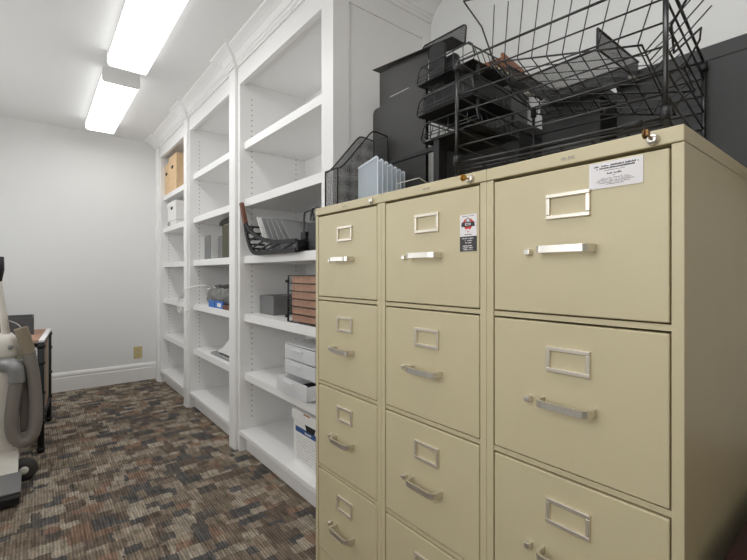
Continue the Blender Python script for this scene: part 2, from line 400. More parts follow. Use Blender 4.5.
# ------------------------------------------------------------------ file cabinets
CX = .812
def handle_mb(off):
    h = MB()
    z = 1.128-off
    h.ribbon([(0, -.051), (-.02, -.0505), (-.027, -.048), (-.031, -.042), (-.0325, -.036), (-.0325, .036), (-.031, .042), (-.027, .048), (-.02, .0505), (0, .051)], .006, z-.0068, z+.0068)
    return h
def marks(mb, x, y0, y1, z, h, cnt, seed=0):
    """a line of illegible small print on a face turned to -x, read from +y to -y"""
    rnd = random.Random(seed); w = (y1-y0)/cnt
    for i in range(cnt):
        if rnd.random() < .14: continue
        a = y1-i*w; hh = h*rnd.choice((.6, .8, 1, 1))
        mb.box(x-.0003, x, a-w*.75, a, z, z+hh)
def make_cabinet():
    t = thing('file_cabinet', (CX, 0, 0), '', 'file cabinet', 'row of putty file cabinets')
    W = .1900; D = .673
    b = MB().m('putty')
    b.box(0, D, -W, -W+.018, .0, 1.2925, .0012); b.box(0, D, W-.018, W, .0, 1.2925, .0012)
    b.box(.6, D, -W+.018, W-.018, 0, 1.29)
    b.box(.004, .6, -W+.018, W-.018, .0, .073)
    for z in (.9815, .6748, .3675): b.box(.003, .05, -W+.018, W-.018, z+.003, z+.0138, .0008)
    b.m('puttyShade'); b.box(.03, .04, -W+.018, W-.018, .07, 1.29)
    b.build('body', None, t)
    c = MB(); c.box(-.0012, D+.001, -W, W, 1.2938, 1.321, .002); c.build('top_cap', 'putty', t)
    n = MB().m('putty'); n.box(-.0022, -.001, -.014, .014, 1.3030, 1.3105, .0004); n.m('inkL'); marks(n, -.0022, -.0125, .0125, 1.3045, .0042, 7, 4); n.build('name_badge', None, t)
    l = MB(); l.lathe([(.0095, 0), (.0095, -.006), (.007, -.009), (.003, -.0095)], (-.001, -.147, 1.305), 'X', 18); lk = l.build('lock', 'chrome', t)
    for i, z in enumerate((1.2885, .9815, .6748, .3675)):
        zb = z-.2915
        d = MB().m('putty')
        d.box(.0005, .03, -.1692, .1692, zb+.0012, z-.0012, .0022)
        dr = d.build('drawer', None, t); s = 1.2885-z
        handle_mb(s).build('handle', 'chrome', dr, 'chrome bar handle')
        f = MB(); zc = 1.2145-s
        for q in ((-.0435, .0435, .017, .0255), (-.0435, .0435, -.0255, -.017), (-.0435, -.0355, -.017, .017), (.0355, .0435, -.017, .017)):
            f.box(-.005, .001, q[0], q[1], zc+q[2], zc+q[3], .0012)
        f.build('label_holder', 'steelholder', dr, 'pale metal label frame')
        k = MB(); k.box(-.014, .001, .075, .087, 1.119-s, 1.131-s, .0015); k.build('latch_button', 'chrome', dr, 'small square chrome thumb latch')
    return t
cab0 = make_cabinet()
cabs = [cab0, copy_tree(cab0), copy_tree(cab0)]
for c, y, lb in zip(cabs, (.4027, .7832, 1.1637), (
        'putty file cabinet with a white paper notice on its top drawer, nearest the camera',
        'putty steel file cabinet with a small red and black sticker, between the other two',
        'putty steel file cabinet with no notice or sticker, next to the white bookcase')):
    c.location = (CX, y, 0); c['label'] = lb
def part(o, key):
    return sorted([c for c in children(o) if c.name.split('.')[0] == key], key=lambda q: -max(v.co.z for v in q.data.vertices))
# white notice on the nearest cabinet, stuck over the top drawer edge
d0 = part(cabs[0], 'drawer')[0]
n = MB().m('paper'); n.box(-.0010, .0012, -.1315, -.041, 1.2365, 1.284)
n.m('ink')
marks(n, -.0010, -.125, -.048, 1.2755, .0028, 36, 1); marks(n, -.0010, -.119, -.055, 1.2712, .0028, 28, 2)
marks(n, -.0010, -.098, -.073, 1.261, .0028, 11, 5)
n.m('inkL'); marks(n, -.0010, -.103, -.068, 1.2675, .0014, 16, 3); marks(n, -.0010, -.090, -.082, 1.2575, .0016, 3, 7)
for k, (a, b_, z) in enumerate(((-.110, -.063, 1.2530), (-.114, -.057, 1.2503), (-.118, -.054, 1.2476), (-.114, -.057, 1.2449), (-.102, -.071, 1.2422))):
    marks(n, -.0010, a, b_, z, .0015, 26, 11+k)
n.build('paper_notice', None, d0, 'white paper notice with lines of small print')
# sticker on the middle cabinet
d1 = part(cabs[1], 'drawer')[0]
k = MB(); sx = -.0006; yc, zc = -.1375, 1.1695
def sk(mn, y0, y1, z0, z1, l): k.m(mn); k.box(sx-.0003*l, .0012, y0, y1, z0, z1)
sk('paper', yc-.025, yc+.025, zc, zc+.053, 0); sk('dkstick', yc-.025, yc+.025, zc-.036, zc, 0)
def ngon(mn, pts, l):
    k.m(mn); k.poly([(sx-.0003*l, yc+a*1.15, zc+b_*.95) for a, b_ in pts], (.0003, 0, 0))
ngon('red', [(-.015, .036), (-.008, .044), (0, .046), (.008, .044), (.015, .036), (.013, .028), (0, .009), (-.013, .028)], 1)
ngon('graypl', [(-.007, .034), (-.006, .042), (0, .0485), (.006, .042), (.007, .034)], 2)
ngon('paper', [(-.003, .038), (-.002, .044), (.002, .044), (.003, .038)], 3)
ngon('ink', [(-.0175, .025), (-.0165, .036), (.0165, .036), (.0175, .025)], 3)
ngon('paper', [(-.007, .028), (-.007, .0335), (.007, .0335), (.007, .028)], 4)
ngon('ink', [(-.005, .0295), (-.005, .0320), (.005, .0320), (.005, .0295)], 5)
ngon('paper', [(-.004, .013), (-.004, .019), (.004, .019), (.004, .013)], 2)
k.m('inkL'); marks(k, sx, yc-.018, yc+.018, zc+.048, .0022, 14, 21); k.m('ink'); marks(k, sx, yc-.011, yc+.011, zc+.0035, .0022, 9, 22)
k.m('paper')
for q, (a, b_, z) in enumerate(((-.016, .017, -.006), (-.015, .015, -.011), (-.010, .010, -.0165), (-.015, .016, -.024), (-.014, .016, -.0285), (-.016, .014, -.033))):
    marks(k, sx, yc+a, yc+b_, zc+z, .0024, 12, 30+q)
k.build('sticker', None, d1, 'white and black sticker with a red shield emblem')
# keys
def key(cab, mt, up):
    l = part(cab, 'lock')[0]
    q = MB().m(mt); y, z = -.147, 1.305
    q.box(-.022, -.009, y-.0012, y+.0012, z-.002, z+.002)
    q.lathe([(.0075, -.001), (.0085, 0), (.0085, .002), (.0075, .003)], (-.026, y+.004, z+up), 'Y', 16)
    q.box(-.03, -.02, y-.001, y+.003, z-.004+up, z+.006+up)
    q.build('key', None, l, 'brass key in the lock')
key(cabs[0], 'bronze', .006); key(cabs[1], 'brass', .001)

# ------------------------------------------------------------------ things on top of the cabinets
ZT = 1.321
# magazine file
mf = thing('magazine_file', (.83, 1.235, ZT), 'black mesh magazine file on the far cabinet top, beside the bookcase end', 'magazine file')
def mfside(y): return [(0, y, .004), (0, y, .13), (.012, y, .135), (.03, y, .15), (.145, y, .282), (.158, y, .293), (.175, y, .296), (.23, y, .290), (.23, y, .004)]
for y in (0, .079):
    b = MB(); b.poly(mfside(y), (0, .001, 0)); b.build('side_panel', 'meshF', mf)
b = MB(); b.box(0, .001, 0, .08, .004, .13); b.build('front_panel', 'meshF', mf)
b = MB(); b.box(.229, .23, 0, .08, .004, .29); b.build('back_panel', 'meshF', mf)
b = MB(); b.box(0, .23, 0, .08, 0, .004); b.build('base', 'blackplastic', mf)
b = MB()
b.tube(mfside(0)[:8], .0028); b.tube(mfside(.08)[:8], .0028)
b.tube([(0, 0, .132), (0, .08, .132)], .0028); b.tube([(.23, 0, .290), (.23, .08, .290)], .0028)
for x, y, h in ((0, 0, .13), (0, .08, .13), (.23, 0, .29), (.23, .08, .29)): b.tube([(x, y, 0), (x, y, h)], .0022)
b.build('rim', 'blackplastic', mf)

# frosted sorter
fs = thing('desk_sorter', (.837, 1.071, ZT), 'frosted pale blue plastic sorter with seven upright fins', 'desk sorter', rz=math.radians(24.8))
b = MB(); b.box(0, .238, -.036, .036, 0, .004); b.build('base', 'frost', fs)
for i in range(7):
    x = .002+.0375*i
    b = MB().m('frost'); b.poly([(x, -.036, .004), (x, -.036, .131), (x, -.031, .136), (x, .034, .108), (x, .036, .104), (x, .036, .004)], (.0022, 0, 0))
    b.m('frost'); b.m('frostedge'); b.box(x-.0006, x+.0028, -.0372, -.0335, .004, .132); b.poly([(x-.0006, -.0372, .132), (x-.0006, -.030, .1375), (x-.0006, .0362, .106), (x-.0006, .0362, .102), (x-.0006, -.0335, .132)], (.0034, 0, 0))
    b.build('divider', None, fs)

# tall gray steel divider behind
gd = thing('upright_divider', (1.08, 1.19, ZT), 'tall dark gray steel divider of two upright sheets, one with a narrow slot', 'divider')
o = gd.location
b = MB(o); b.poly([(1.078, 1.344, ZT), (1.078, 1.344, ZT+.41), (1.078, 1.338, ZT+.423), (1.078, 1.325, ZT+.428), (1.078, 1.045, ZT+.428), (1.078, 1.045, ZT)], (.002, 0, 0)); b.build('front_sheet', 'graysteel', gd)
b = MB(o).m('graysteel'); x = 1.095
ys, ye, za, zb = 1.05, 1.322, ZT, ZT+.575
s0, s1, q0, q1 = 1.148, 1.262, 1.778, 1.7835
b.box(x, x+.002, ys, s0, za, zb); b.box(x, x+.002, s1, ye, za, zb); b.box(x, x+.002, s0, s1, za, q0); b.box(x, x+.002, s0, s1, q1, zb)
b.build('rear_sheet', None, gd)
b = MB(o); b.box(1.06, 1.16, 1.045, 1.344, ZT, ZT+.003); b.build('base', 'graysteel', gd)

# mesh tray balanced on top of it
a = math.radians(6.5)
mt_ = thing('mesh_shelf', (1.10, 1.345, ZT+.592), 'flat black mesh tray with raised lip, on top of the tall gray divider', 'tray', rot=(a, 0, 0))
b = MB(); b.box(-.022, .05, -.425, .0, 0, .0022); b.build('plate', 'graysteel', mt_)
b = MB(); b.poly([(.046, -.42, .002), (.046, -.42, .058), (.046, -.412, .066), (.046, -.225, .052), (.046, -.215, .044), (.046, -.21, .002)], (.001, 0, 0)); b.build('lip', 'meshL', mt_)
b = MB(); b.tube([(.046, -.422, .002), (.046, -.422, .056), (.046, -.418, .064), (.046, -.41, .068), (.046, -.225, .054), (.046, -.216, .048), (.046, -.212, .04), (.046, -.21, .002)], .0028)
b.tube([(-.022, 0, .001), (-.022, -.425, .001)], .0022); b.build('rim', 'blackplastic', mt_)

# charcoal boxes in a row at the back
def file_box(y0, y1, h, label, lip=.004):
    x0, x1 = 1.295, 1.53
    t = thing('storage_box', (x0, (y0+y1)/2, ZT), label, 'box', 'charcoal boxes on the cabinets'); o = t.location
    b = MB(o); b.box(x0+lip, x1-lip, y0+lip, y1-lip, ZT, ZT+h-.035, .004); b.build('body', 'charcoal', t)
    b = MB(o); b.box(x0, x1, y0, y1, ZT+h-.038, ZT+h, .003); b.build('lid', 'charcoal', t)
    return t
file_box(.812, 1.177, .287, 'charcoal lidded box behind the stacked black trays')
file_box(.543, .736, .318, 'narrow charcoal lidded box behind the middle of the wire basket')
file_box(.105, .503, .322, 'large charcoal lidded box at the right picture edge behind the wire basket', .0012)

# tray stand
st = thing('tray_stand', (1.03, .915, ZT), 'black pedestal stand with a side arm, holding up the stacked black trays', 'stand'); o = st.location
b = MB(o); b.box(.99, 1.03, .903, .927, ZT+.005, ZT+.185, .002); b.build('post', 'black', st)
b = MB(o); b.box(.94, 1.16, .82, .97, ZT, ZT+.005, .001); b.build('foot', 'black', st)
b = MB(o); b.box(1.0, 1.012, .925, 1.15, ZT+.155, ZT+.171, .002); b.build('arm', 'black', st)
b = MB(o); b.box(.985, 1.2, .80, .97, ZT+.184, ZT+.189, .001); b.build('top_plate', 'black', st)

# stacked letter trays
def letter_tray(z, label, dx=0):
    t = thing('letter_tray', (.985+dx, .765, z), label, 'tray', 'stacked black trays')
    L, Wd, H = .22, .225, .056
    b = MB(); b.box(0, L, 0, Wd, .004, .0055); b.build('floor', 'mesh', t)
    rim = [(0, .015, H+.006), (0, Wd-.02, H+.006), (0, Wd-.004, H-.004), (.0, Wd+.006, .016), (.005, Wd, .006), (L, Wd, .006), (L, 0, .006), (.005, 0, .006), (0, -.006, .016), (0, .004, H-.004)]
    b = MB(); b.tube(rim[:4]+[(0, Wd, .006), (0, 0, .006)]+rim[8:], .0028, closed=True)
    b.tube([(0, Wd-.02, H+.006), (L, Wd-.02, H+.006), (L, .02, H+.006), (0, .02, H+.006)], .0024)
    b.tube([(0, Wd, .006), (L, Wd, .006), (L, 0, .006), (0, 0, .006)], .0024)
    b.build('frame', 'wire', t)
    b = MB()
    for i in range(1, 6): b.tube([(0, Wd*i/6, .006), (0, Wd*i/6, H+.006)], .0015)
    for hz in (.02, .03): b.tube([(0, 0, hz), (0, Wd, hz)], .0016)
    for i in range(1, 7): b.tube([(L*i/7, 0, .006), (L*i/7, .02, H+.006)], .0015); b.tube([(L*i/7, Wd, .006), (L*i/7, Wd-.02, H+.006)], .0015)
    for i in range(1, 6): b.tube([(L, Wd*i/6, .006), (L, Wd*i/6, H+.006)], .0015)
    b.build('wire_lattice', 'wire', t)
    for y in ((Wd-.03,) if dx else ()):
        b = MB(); b.box(-.006, .012, y-.012, y+.012, -.001, .0045, .0015); b.build('clip', 'clip', t, 'clear plastic clip')
    return t
letter_tray(ZT+.1915, 'bottom black wire tray of the stack on the black pedestal', .02)
letter_tray(ZT+.27, 'middle black wire tray of the stack on the black pedestal')
letter_tray(ZT+.372, 'topmost black wire tray of the stack on the black pedestal')
# risers between the trays belong to the upper one; dark folders stand in the trays
lt = [q for q in bpy.data.objects if q.name.startswith('letter_tray') and q.type == 'EMPTY']
for q, dz in ((lt[1], .018), (lt[2], .04)):
    for x in (.03, .21):
        for y in (.006, .219):
            b = MB(); b.box(x-.004, x+.004, y-.004, y+.004, -dz, .004); b.build('riser', 'blackplastic', q)
for i, (x, y0, y1, h) in enumerate(((1.01, .90, .965, .124), (1.045, .875, .93, .088), (1.08, .825, .87, .055))):
    b = MB(); b.poly([(0, 0, 0), (0, 0, h-.012), (0, .006, h-.003), (0, .014, h), (0, y1-y0-.012, h), (0, y1-y0, h-.012), (0, y1-y0, 0)], (.012, 0, 0))
    single(b, 'folder', 'black', (x, y0, ZT+.3785), ('tall black folder standing in the upper tray, next to the gray divider', 'black folder standing in the middle of the upper tray', 'shortest black folder standing in the upper tray')[i], 'folder', 'black folders in the tray')
b = MB(); b.box(0, .20, 0, .205, 0, .072, .004)
single(b, 'document_case', 'black', (.995, .775, ZT+.2765), 'flat black case lying in the middle wire tray', 'case')

# speckled box, cream papers, brown wooden tray on the charcoal box
b = MB(); b.box(0, .21, 0, .165, 0, .222, .004)
single(b, 'speckled_box', 'speckle', (1.31, .915, ZT+.2875), 'gray speckled box standing on a charcoal box under the brown wooden tray', 'box')
b = MB()
for i in range(4): b.box(-.012+.004*i, .18, .002*i, .155, .003*i, .003*i+.0028)
single(b, 'paper_stack', 'cream', (1.31, .915, ZT+.510), 'cream papers lying under the brown wooden tray', 'papers')
wt = thing('wooden_tray', (1.41, .995, ZT+.5225), 'small orange-brown wooden desk tray on top of the cream papers', 'tray', rz=math.radians(8))
b = MB(); b.box(-.085, .1, -.08, .08, 0, .008, .001); b.build('base', 'wood', wt)
for q in ((-.085, .1, -.08, -.07, .05), (-.085, .1, .07, .08, .05), (-.085, -.075, -.07, .07, .035), (.09, .1, -.07, .07, .05)):
    b = MB(); b.box(*q[:4], .008, q[4], .002); b.build('side', 'wood', wt)
b = MB(); b.box(-.07, .085, -.004, .004, .008, .04); b.build('divider', 'redwood', wt)

# light mesh tray lying across basket rail and boxes
lm = thing('mesh_tray', (1.03, .44, 1.6065), 'gray wire mesh tray lying across the back rail of the large wire basket', 'tray')
b = MB(); b.box(0, .25, 0, .235, 0, .0012); b.build('floor', 'meshL', lm)
b = MB()
for q in ((0, .25, 0, .001), (0, .25, .234, .235)): b.box(*q, .001, .05)
b.box(.249, .25, 0, .235, .001, .05); b.build('side', 'mesh', lm)
b = MB(); b.tube([(0, 0, .002), (0, .235, .002), (.25, .235, .002), (.25, 0, .002)], .003, closed=True)
b.tube([(0, 0, .05), (.25, 0, .05), (.25, .235, .05), (0, .235, .05)], .003)
for y in (0, .235): b.tube([(0, y, .0), (0, y, .05)], .003)
b.build('rim', 'blackplastic', lm)
for x, y in ((.225, .004), (.19, .235), (.10, .235)):
    b = MB(); b.box(x-.02, x+.02, y-.006, y+.006, -.004, .004, .002); b.build('clip', 'clip', lm, 'clear plastic clip')

# big black wire basket
WB = thing('wire_basket', (.856, .2515, ZT), 'large black wire basket with corner posts on the nearest file cabinet', 'wire basket', rz=math.radians(6.1))
LX, LY, BH, B0 = .43, .43, .25, .031
for x in (0, LX):
    for y in (0, LY):
        b = MB(); b.tube([(x, y, .0), (x, y, B0+BH)], .0046, 10); b.build('corner_post', 'wire', WB)
        for z in (B0, B0+BH-.02):
            b = MB(); b.cyl((x, y, z-.004), (x, y, z+.018), .0085, 12); b.build('collar', 'blackplastic', WB)
def bwires(pts, axis):
    b = MB()
    for i in range(7):
        z = B0+BH*i/6
        b.tube([(p[0], p[1], z) for p in pts], .0030 if i in (0, 6) else .0020)
    return b
for nm, p in (('front_wires', ((0, 0), (0, LY))), ('back_wires', ((LX, 0), (LX, LY))), ('right_wires', ((0, 0), (LX, 0))), ('left_wires', ((0, LY), (LX, LY)))):
    bwires(p, 0).build(nm, 'wire', WB)
b = MB()
for i in range(1, 12): b.tube([(LX*i/12, 0, B0-.010), (LX*i/12, LY, B0-.010)], .0018)
for i in range(1, 7): b.tube([(0, LY*i/7, B0-.013), (LX, LY*i/7, B0-.013)], .0022)
b.tube([(0, 0, B0-.012), (LX, 0, B0-.012), (LX, LY, B0-.012), (0, LY, B0-.012)], .0026, closed=True)
b.build('floor_grid', 'wire', WB)
b = MB(); b.cyl((0, .035, B0), (0, .065, B0), .006, 10); b.build('joint_sleeve', 'blackplastic', WB)

# lighter wire tray tipped into the basket
TR = thing('wire_tray', (.905, .305, 1.5175), 'thin black wire tray with flared sides, tipped into the large wire basket', 'wire tray', rot=(math.radians(18), math.radians(17), math.radians(3)))
TL, TW, TH = .375, .25, .16
b = MB()
b.tube([(-.03, -.07, TH), (-.065, TL+.128, .15), (.0, TL+.09, .115), (.02, TL+.02, .03), (TW-.03, TL+.02, .03), (TW, TL+.05, .06), (TW+.005, -.015, .06), (.165, -.012, .06), (.155, -.022, .115), (.125, -.028, .12), (.10, -.012, .05), (.012, -.03, .045), (-.03, -.07, TH)], .0024)
b.build('rim', 'wire', TR)
b = MB(); b.tube([(0, 0, 0), (0, TL, 0), (TW, TL, 0), (TW, 0, 0)], .0024, closed=True); b.build('base_ring', 'wire', TR)
b = MB()
for i in range(10):
    y = TL*(i+.2)/9.4; yt = y*1.13+.004
    b.tube([(-.03, yt, .148), (0, y, 0), (TW, y, 0), (TW+.003, y*1.06-.005, .06)], .0014)
for xx in (.02, .05, .08): b.tube([(xx, 0, 0), (xx, -.05, .13)], .0014)
b.build('long_wires', 'wire', TR)
b = MB()
for i in range(1, 8): b.tube([(TW*i/8, -.03, .045), (TW*i/8, 0, .0), (TW*i/8, TL, .0), (TW*i/8, TL+.02, .03)], .0012)
b.build('floor_wires', 'wire', TR)

# small wire stand on the middle cabinet
ws = thing('wire_stand', (.87, .90, ZT), 'small bent-wire easel on the middle cabinet, left of the wire basket', 'easel')
b = MB(); b.tube([(0, .055, .002), (-.005, .06, .035), (.03, .0, .047), (.09, .0, .03), (.12, .01, .002)], .0015); b.tube([(.02, .0, .002), (.025, -.03, .02), (.10, -.06, .035), (.10, -.06, .002)], .0015)
b.tube([(0, .055, .002), (.02, 0, .002), (.12, .01, .002), (.10, -.06, .002)], .0015); b.build('wire_frame', 'chrome', ws)

# dark wooden low cabinet at the right edge
dk = thing('low_cabinet', (1.2, .0, 0), 'dark maroon wooden low cabinet beside the nearest file cabinet, cut by the lower right corner', 'cabinet'); o = dk.location
b = MB(o); b.box(.86, 1.50, -.30, .182, .575, .60, .003); b.build('top', 'darkwood', dk)
b = MB(o); b.box(.875, 1.49, -.29, .168, .06, .575); b.build('body', 'darkwood', dk)
b = MB(o); b.box(.895, 1.48, -.28, .16, 0, .06); b.build('plinth', 'darkwood', dk)
for y0, y1 in ((-.285, -.063), (-.059, .164)):
    b = MB(o); b.box(.865, .875, y0, y1, .07, .57, .002); dd = b.build('door', 'darkwood', dk)
    b = MB(o); yk = -.085 if y0 < -.1 else -.037; b.lathe([(.005, 0), (.005, -.012), (.011, -.018), (.011, -.024), (.004, -.027)], (.865, yk, .42), 'X', 14); b.build('knob', 'brass', dd)

# ------------------------------------------------------------------ things on the shelves
def carton(name, x0, x1, y0, y1, z, h, mt, label, cat='box', group=None, hole=True, lid=None):
    t = thing(name, ((x0+x1)/2, (y0+y1)/2, z), label, cat, group); o = t.location
    b = MB(o).m(mt); b.box(x0, x1, y0, y1, z, z+h, .003)
    if hole:
        b.m('gap'); yc = (y0+y1)/2; zz = z+h*.68
        b.poly([(x0-.0006, yc+.04*math.cos(q), zz+.016*math.sin(q)) for q in [2*PI*i/14 for i in range(14)]], (.0006, 0, 0))
    b.build('body', None, t)
    if lid:
        b = MB(o).m(mt); b.box(x0-.004, x1+.004, y0-.004, y1+.004, z+h-lid, z+h+.004, .002); b.build('lid', None, t)
    return t
# far bay
carton('cardboard_box', 1.0, 1.36, 4.415, 4.562, 1.85, .30, 'card', 'tan cardboard box with hand hole on the top far shelf, next to the far wall', group='tan cardboard boxes')
t = carton('cardboard_box', 1.0, 1.33, 4.12, 4.405, 1.85, .34, 'card', 'larger tan cardboard box with hand hole on the top far shelf', group='tan cardboard boxes')
b = MB(t.location).m('cardD'); b.box(1.08, 1.25, 4.1194, 4.12, 2.12, 2.165); b.build('tape', None, t)
t = carton('archive_box', .999, 1.33, 4.13, 4.43, 1.577, .175, 'whitecard', 'white file box with a dark hand hole on the second far shelf', 'box', lid=.04)
t = thing('flat_box', (1.16, 4.28, 1.532), 'low white box with a ring pull under the white file box', 'box'); o = t.location
b = MB(o); b.box(.997, 1.34, 4.12, 4.44, 1.532, 1.572, .003); b.build('body', 'whitecard', t)
b = MB(o); b.tube([(.992, 4.36+.03*math.cos(q), 1.552+.014*math.sin(q)) for q in [2*PI*i/14 for i in range(14)]], .003, closed=True); b.build('ring_pull', 'darkgray', t)
# middle bay, third shelf: upright panels
for i, (x, y0, y1, h, mt, lb) in enumerate((
        (1.02, 3.22, 3.36, .185, 'midgray', 'gray upright bookend on the middle shelf, nearest the far bay'),
        (1.06, 3.04, 3.17, .17, 'midgray', 'gray upright bookend on the middle shelf, between the other bookend and the olive binder'))):
    t = thing('bookend', (x, (y0+y1)/2, 1.187), lb, 'bookend', 'gray bookends'); o = t.location
    b = MB(o); b.poly([(x, y0, 1.187), (x, y0, 1.187+h-.02), (x, y0+.02, 1.187+h), (x, y1-.02, 1.187+h), (x, y1, 1.187+h-.02), (x, y1, 1.187)], (.003, 0, 0)); b.build('upright', mt, t)
    b = MB(o); b.box(x, x+.1, y0, y1, 1.187, 1.1885); b.build('foot', mt, t)
b = MB(); b.box(0, .22, 0, .02, 0, .17, .001); single(b, 'folder', 'tan', (1.05, 3.005, 1.187), 'tan folder standing between a gray bookend and the olive binder', 'folder')
t = thing('ring_binder', (1.0, 2.9, 1.187), 'dark olive binder on the middle shelf', 'binder'); o = t.location
b = MB(o); b.box(1.03, 1.29, 2.78, 2.995, 1.187, 1.42, .003); b.build('cover', 'olive', t)
b = MB(o); b.box(1.035, 1.28, 2.80, 2.975, 1.41, 1.424); b.build('pages', 'tan', t)
t = thing('desk_stapler', (1.08, 2.93, 1.424), 'black stapler-like gadget lying on top of the olive binder', 'gadget'); o = t.location
b = MB(o); b.box(1.03, 1.06, 2.82, 3.06, 1.424, 1.438, .003); b.build('base', 'black', t)
b = MB(o); b.poly([(1.032, 2.82, 1.438), (1.032, 2.84, 1.475), (1.032, 3.0, 1.462), (1.032, 3.07, 1.444), (1.032, 3.05, 1.438)], (.026, 0, 0)); b.build('arm', 'black', t)

# middle bay, fourth shelf: crinkled bag, cord loop, blue carton, dark case
bm = MB(); cx, cy = 0, 0
nu, nv = 40, 18; grid = []; rnd = random.Random(3)
for i in range(nv+1):
    ph = PI*i/nv; row = []
    for j in range(nu):
        th = 2*PI*j/nu; r = 1+.05*math.sin(5*th+3*ph)+.045*math.sin(11*th-4*ph)+rnd.uniform(-.04, .04)
        row.append(bm.v((.090*r*math.sin(ph)**.6*math.cos(th), .355*r*math.sin(ph)**.45*math.sin(th), max(0, .072-.078*r*math.cos(ph)*(1-.12*math.sin(3*th))))))
    grid.append(row)
for i in range(nv):
    for j in range(nu): bm.f([grid[i][j], grid[i][(j+1) % nu], grid[i+1][(j+1) % nu], grid[i+1][j]], True)
t = thing('plastic_bag', (1.112, 3.135, .834), 'crumpled gray plastic bag of cables on the middle bay shelf', 'bag')
bag = bm.build('bag', 'bag', t)
b = MB(); b.tube([(-.02+.03*math.sin(3*q), .12+.2*math.cos(q), .138+.014*math.sin(2*q)) for q in [2*PI*i/30 for i in range(30)]], .004, closed=True); b.build('drawstring', 'whitecord', t)
b = MB(); b.box(-.06, .06, -.33, .0, .125, .155, .008); b.build('dark_lining', 'black', t)
pts = []
for i in range(36):
    q = i/35
    pts.append((.93-.01*math.sin(q*9), 3.42+.36*q+.0*q, .95-.17*q+.03*math.sin(q*5)))
b = MB(); cord = [(1.05, 3.40, .985), (1.0, 3.46, .985), (.935, 3.56, .955), (.93, 3.68, .92), (.93, 3.76, .86), (.93, 3.79, .80), (.93, 3.76, .765), (.93, 3.70, .76), (.93, 3.66, .785), (.932, 3.70, .81), (.934, 3.735, .80), (.936, 3.70, .765), (.934, 3.56, .775), (.935, 3.50, .79), (.955, 3.45, .82), (.975, 3.43, .845), (.985, 3.42, .85)]
def smooth(P, k=5):
    P = [Vector(p) for p in P]; R = []
    for i in range(len(P)-1):
        p0, p1, p2, p3 = P[max(i-1, 0)], P[i], P[i+1], P[min(i+2, len(P)-1)]
        for j in range(k):
            u = j/k; R.append(.5*((2*p1)+(-p0+p2)*u+(2*p0-5*p1+4*p2-p3)*u*u+(-p0+3*p1-3*p2+p3)*u**3))
    R.append(P[-1]); return R
b.tube(smooth(cord), .0035)
tag(b.build('cord', 'whitecord'), 'white cord looping from the gray bag over the bookcase pilaster', 'cord')
t = thing('carton', (1.05, 3.07, .834), 'small blue and white carton in front of the gray bag', 'carton'); o = t.location
b = MB(o).m('bluebox'); b.box(1.0, 1.012, 2.90, 3.20, .834, .884, .002); b.m('paper'); b.box(.9994, 1.0, 2.93, 3.01, .845, .872); b.m('blue'); b.box(.9994, 1.0, 3.05, 3.07, .836, .882); b.build('body', None, t)
b = MB(); b.box(-.008, .008, -.07, .07, 0, .03, .004); single(b, 'glasses_case', 'redwood', (1.004, 2.82, .834), 'dark brown case lying beside the blue carton', 'case')
# fifth shelf: wedge device on flat gray base
t = thing('desk_tray', (1.1, 3.0, .478), 'flat pale gray tray with white wedge on the fifth shelf of the middle bay', 'tray'); o = t.location
b = MB(o); b.box(1.02, 1.27, 2.74, 3.22, .478, .495, .005); b.build('base', 'graypl', t)
b = MB(o); b.poly([(1.06, 2.75, .499), (1.06, 2.75, .74), (1.06, 2.79, .74), (1.06, 2.90, .64), (1.06, 3.06, .545), (1.06, 3.17, .508), (1.06, 3.17, .499)], (.12, 0, 0)); b.build('wedge', 'white', t)
b = MB(o); b.box(1.045, 1.2, 2.75, 3.10, .495, .499); b.build('dark_strip', 'black', t)  # thin black strip between base and wedge

# near bay, third shelf: boat-shaped sorter with folders
bs = thing('paper_sorter', (1.1, 2.1, 1.187), 'dark slatted boat-shaped sorter with a red-brown end on the near bookcase shelf', 'sorter'); o = bs.location
def crv(P): return [(q.x, q.y) for q in smooth([(a, b_, 0) for a, b_ in P], 4)]
low = crv([(2.455, 1.488), (2.41, 1.38), (2.375, 1.30), (2.33, 1.235), (2.26, 1.197), (2.15, 1.192), (1.78, 1.192)])
hi = crv([(2.462, 1.50), (2.42, 1.40), (2.34, 1.335), (2.22, 1.282), (2.08, 1.252), (1.95, 1.240), (1.78, 1.236)])
for x in (.955, 1.25):
    b = MB(o)
    for crvp, w in ((low, .011), (hi, .010)):
        if x > 1: crvp = crvp[9:]
        for (ya, za), (yb, zb_) in zip(crvp, crvp[1:]):
            dy, dz = yb-ya, zb_-za; L = math.hypot(dy, dz) or 1; nx, nz = -dz/L*w, dy/L*w
            b.poly([(x, ya+nx, za+nz), (x, yb+nx, zb_+nz), (x, yb-nx, zb_-nz), (x, ya-nx, za-nz)], (.012, 0, 0))
    b.build('side_rail', 'black', bs)
b = MB(o)
for x in (.957, 1.252):
    for k in range(7, 24, 3):
        (ya, za), (yb, zb_) = low[min(k, len(low)-1)], hi[min(k+1, len(hi)-1)]
        b.tube([(x+.004, ya, za), (x+.004, yb-.05, zb_)], .0055)
for k in range(5, 25, 2):
    ya, za = low[k]; b.tube([(.96, ya, za), (1.255, ya, za)], .006)
b.build('slats', 'black', bs)
b = MB(o)
b.poly([(.952, 2.472, 1.50), (.952, 2.448, 1.505), (.952, 2.385, 1.375), (.952, 2.41, 1.362)], (.02, 0, 0)); b.build('end_strip', 'redwood', bs, 'red-brown end strip')
b = MB(o); b.box(.967, 1.25, 1.76, 2.26, 1.198, 1.205); b.box(.957, 1.262, 1.76, 1.772, 1.19, 1.238); b.build('bottom', 'black', bs)
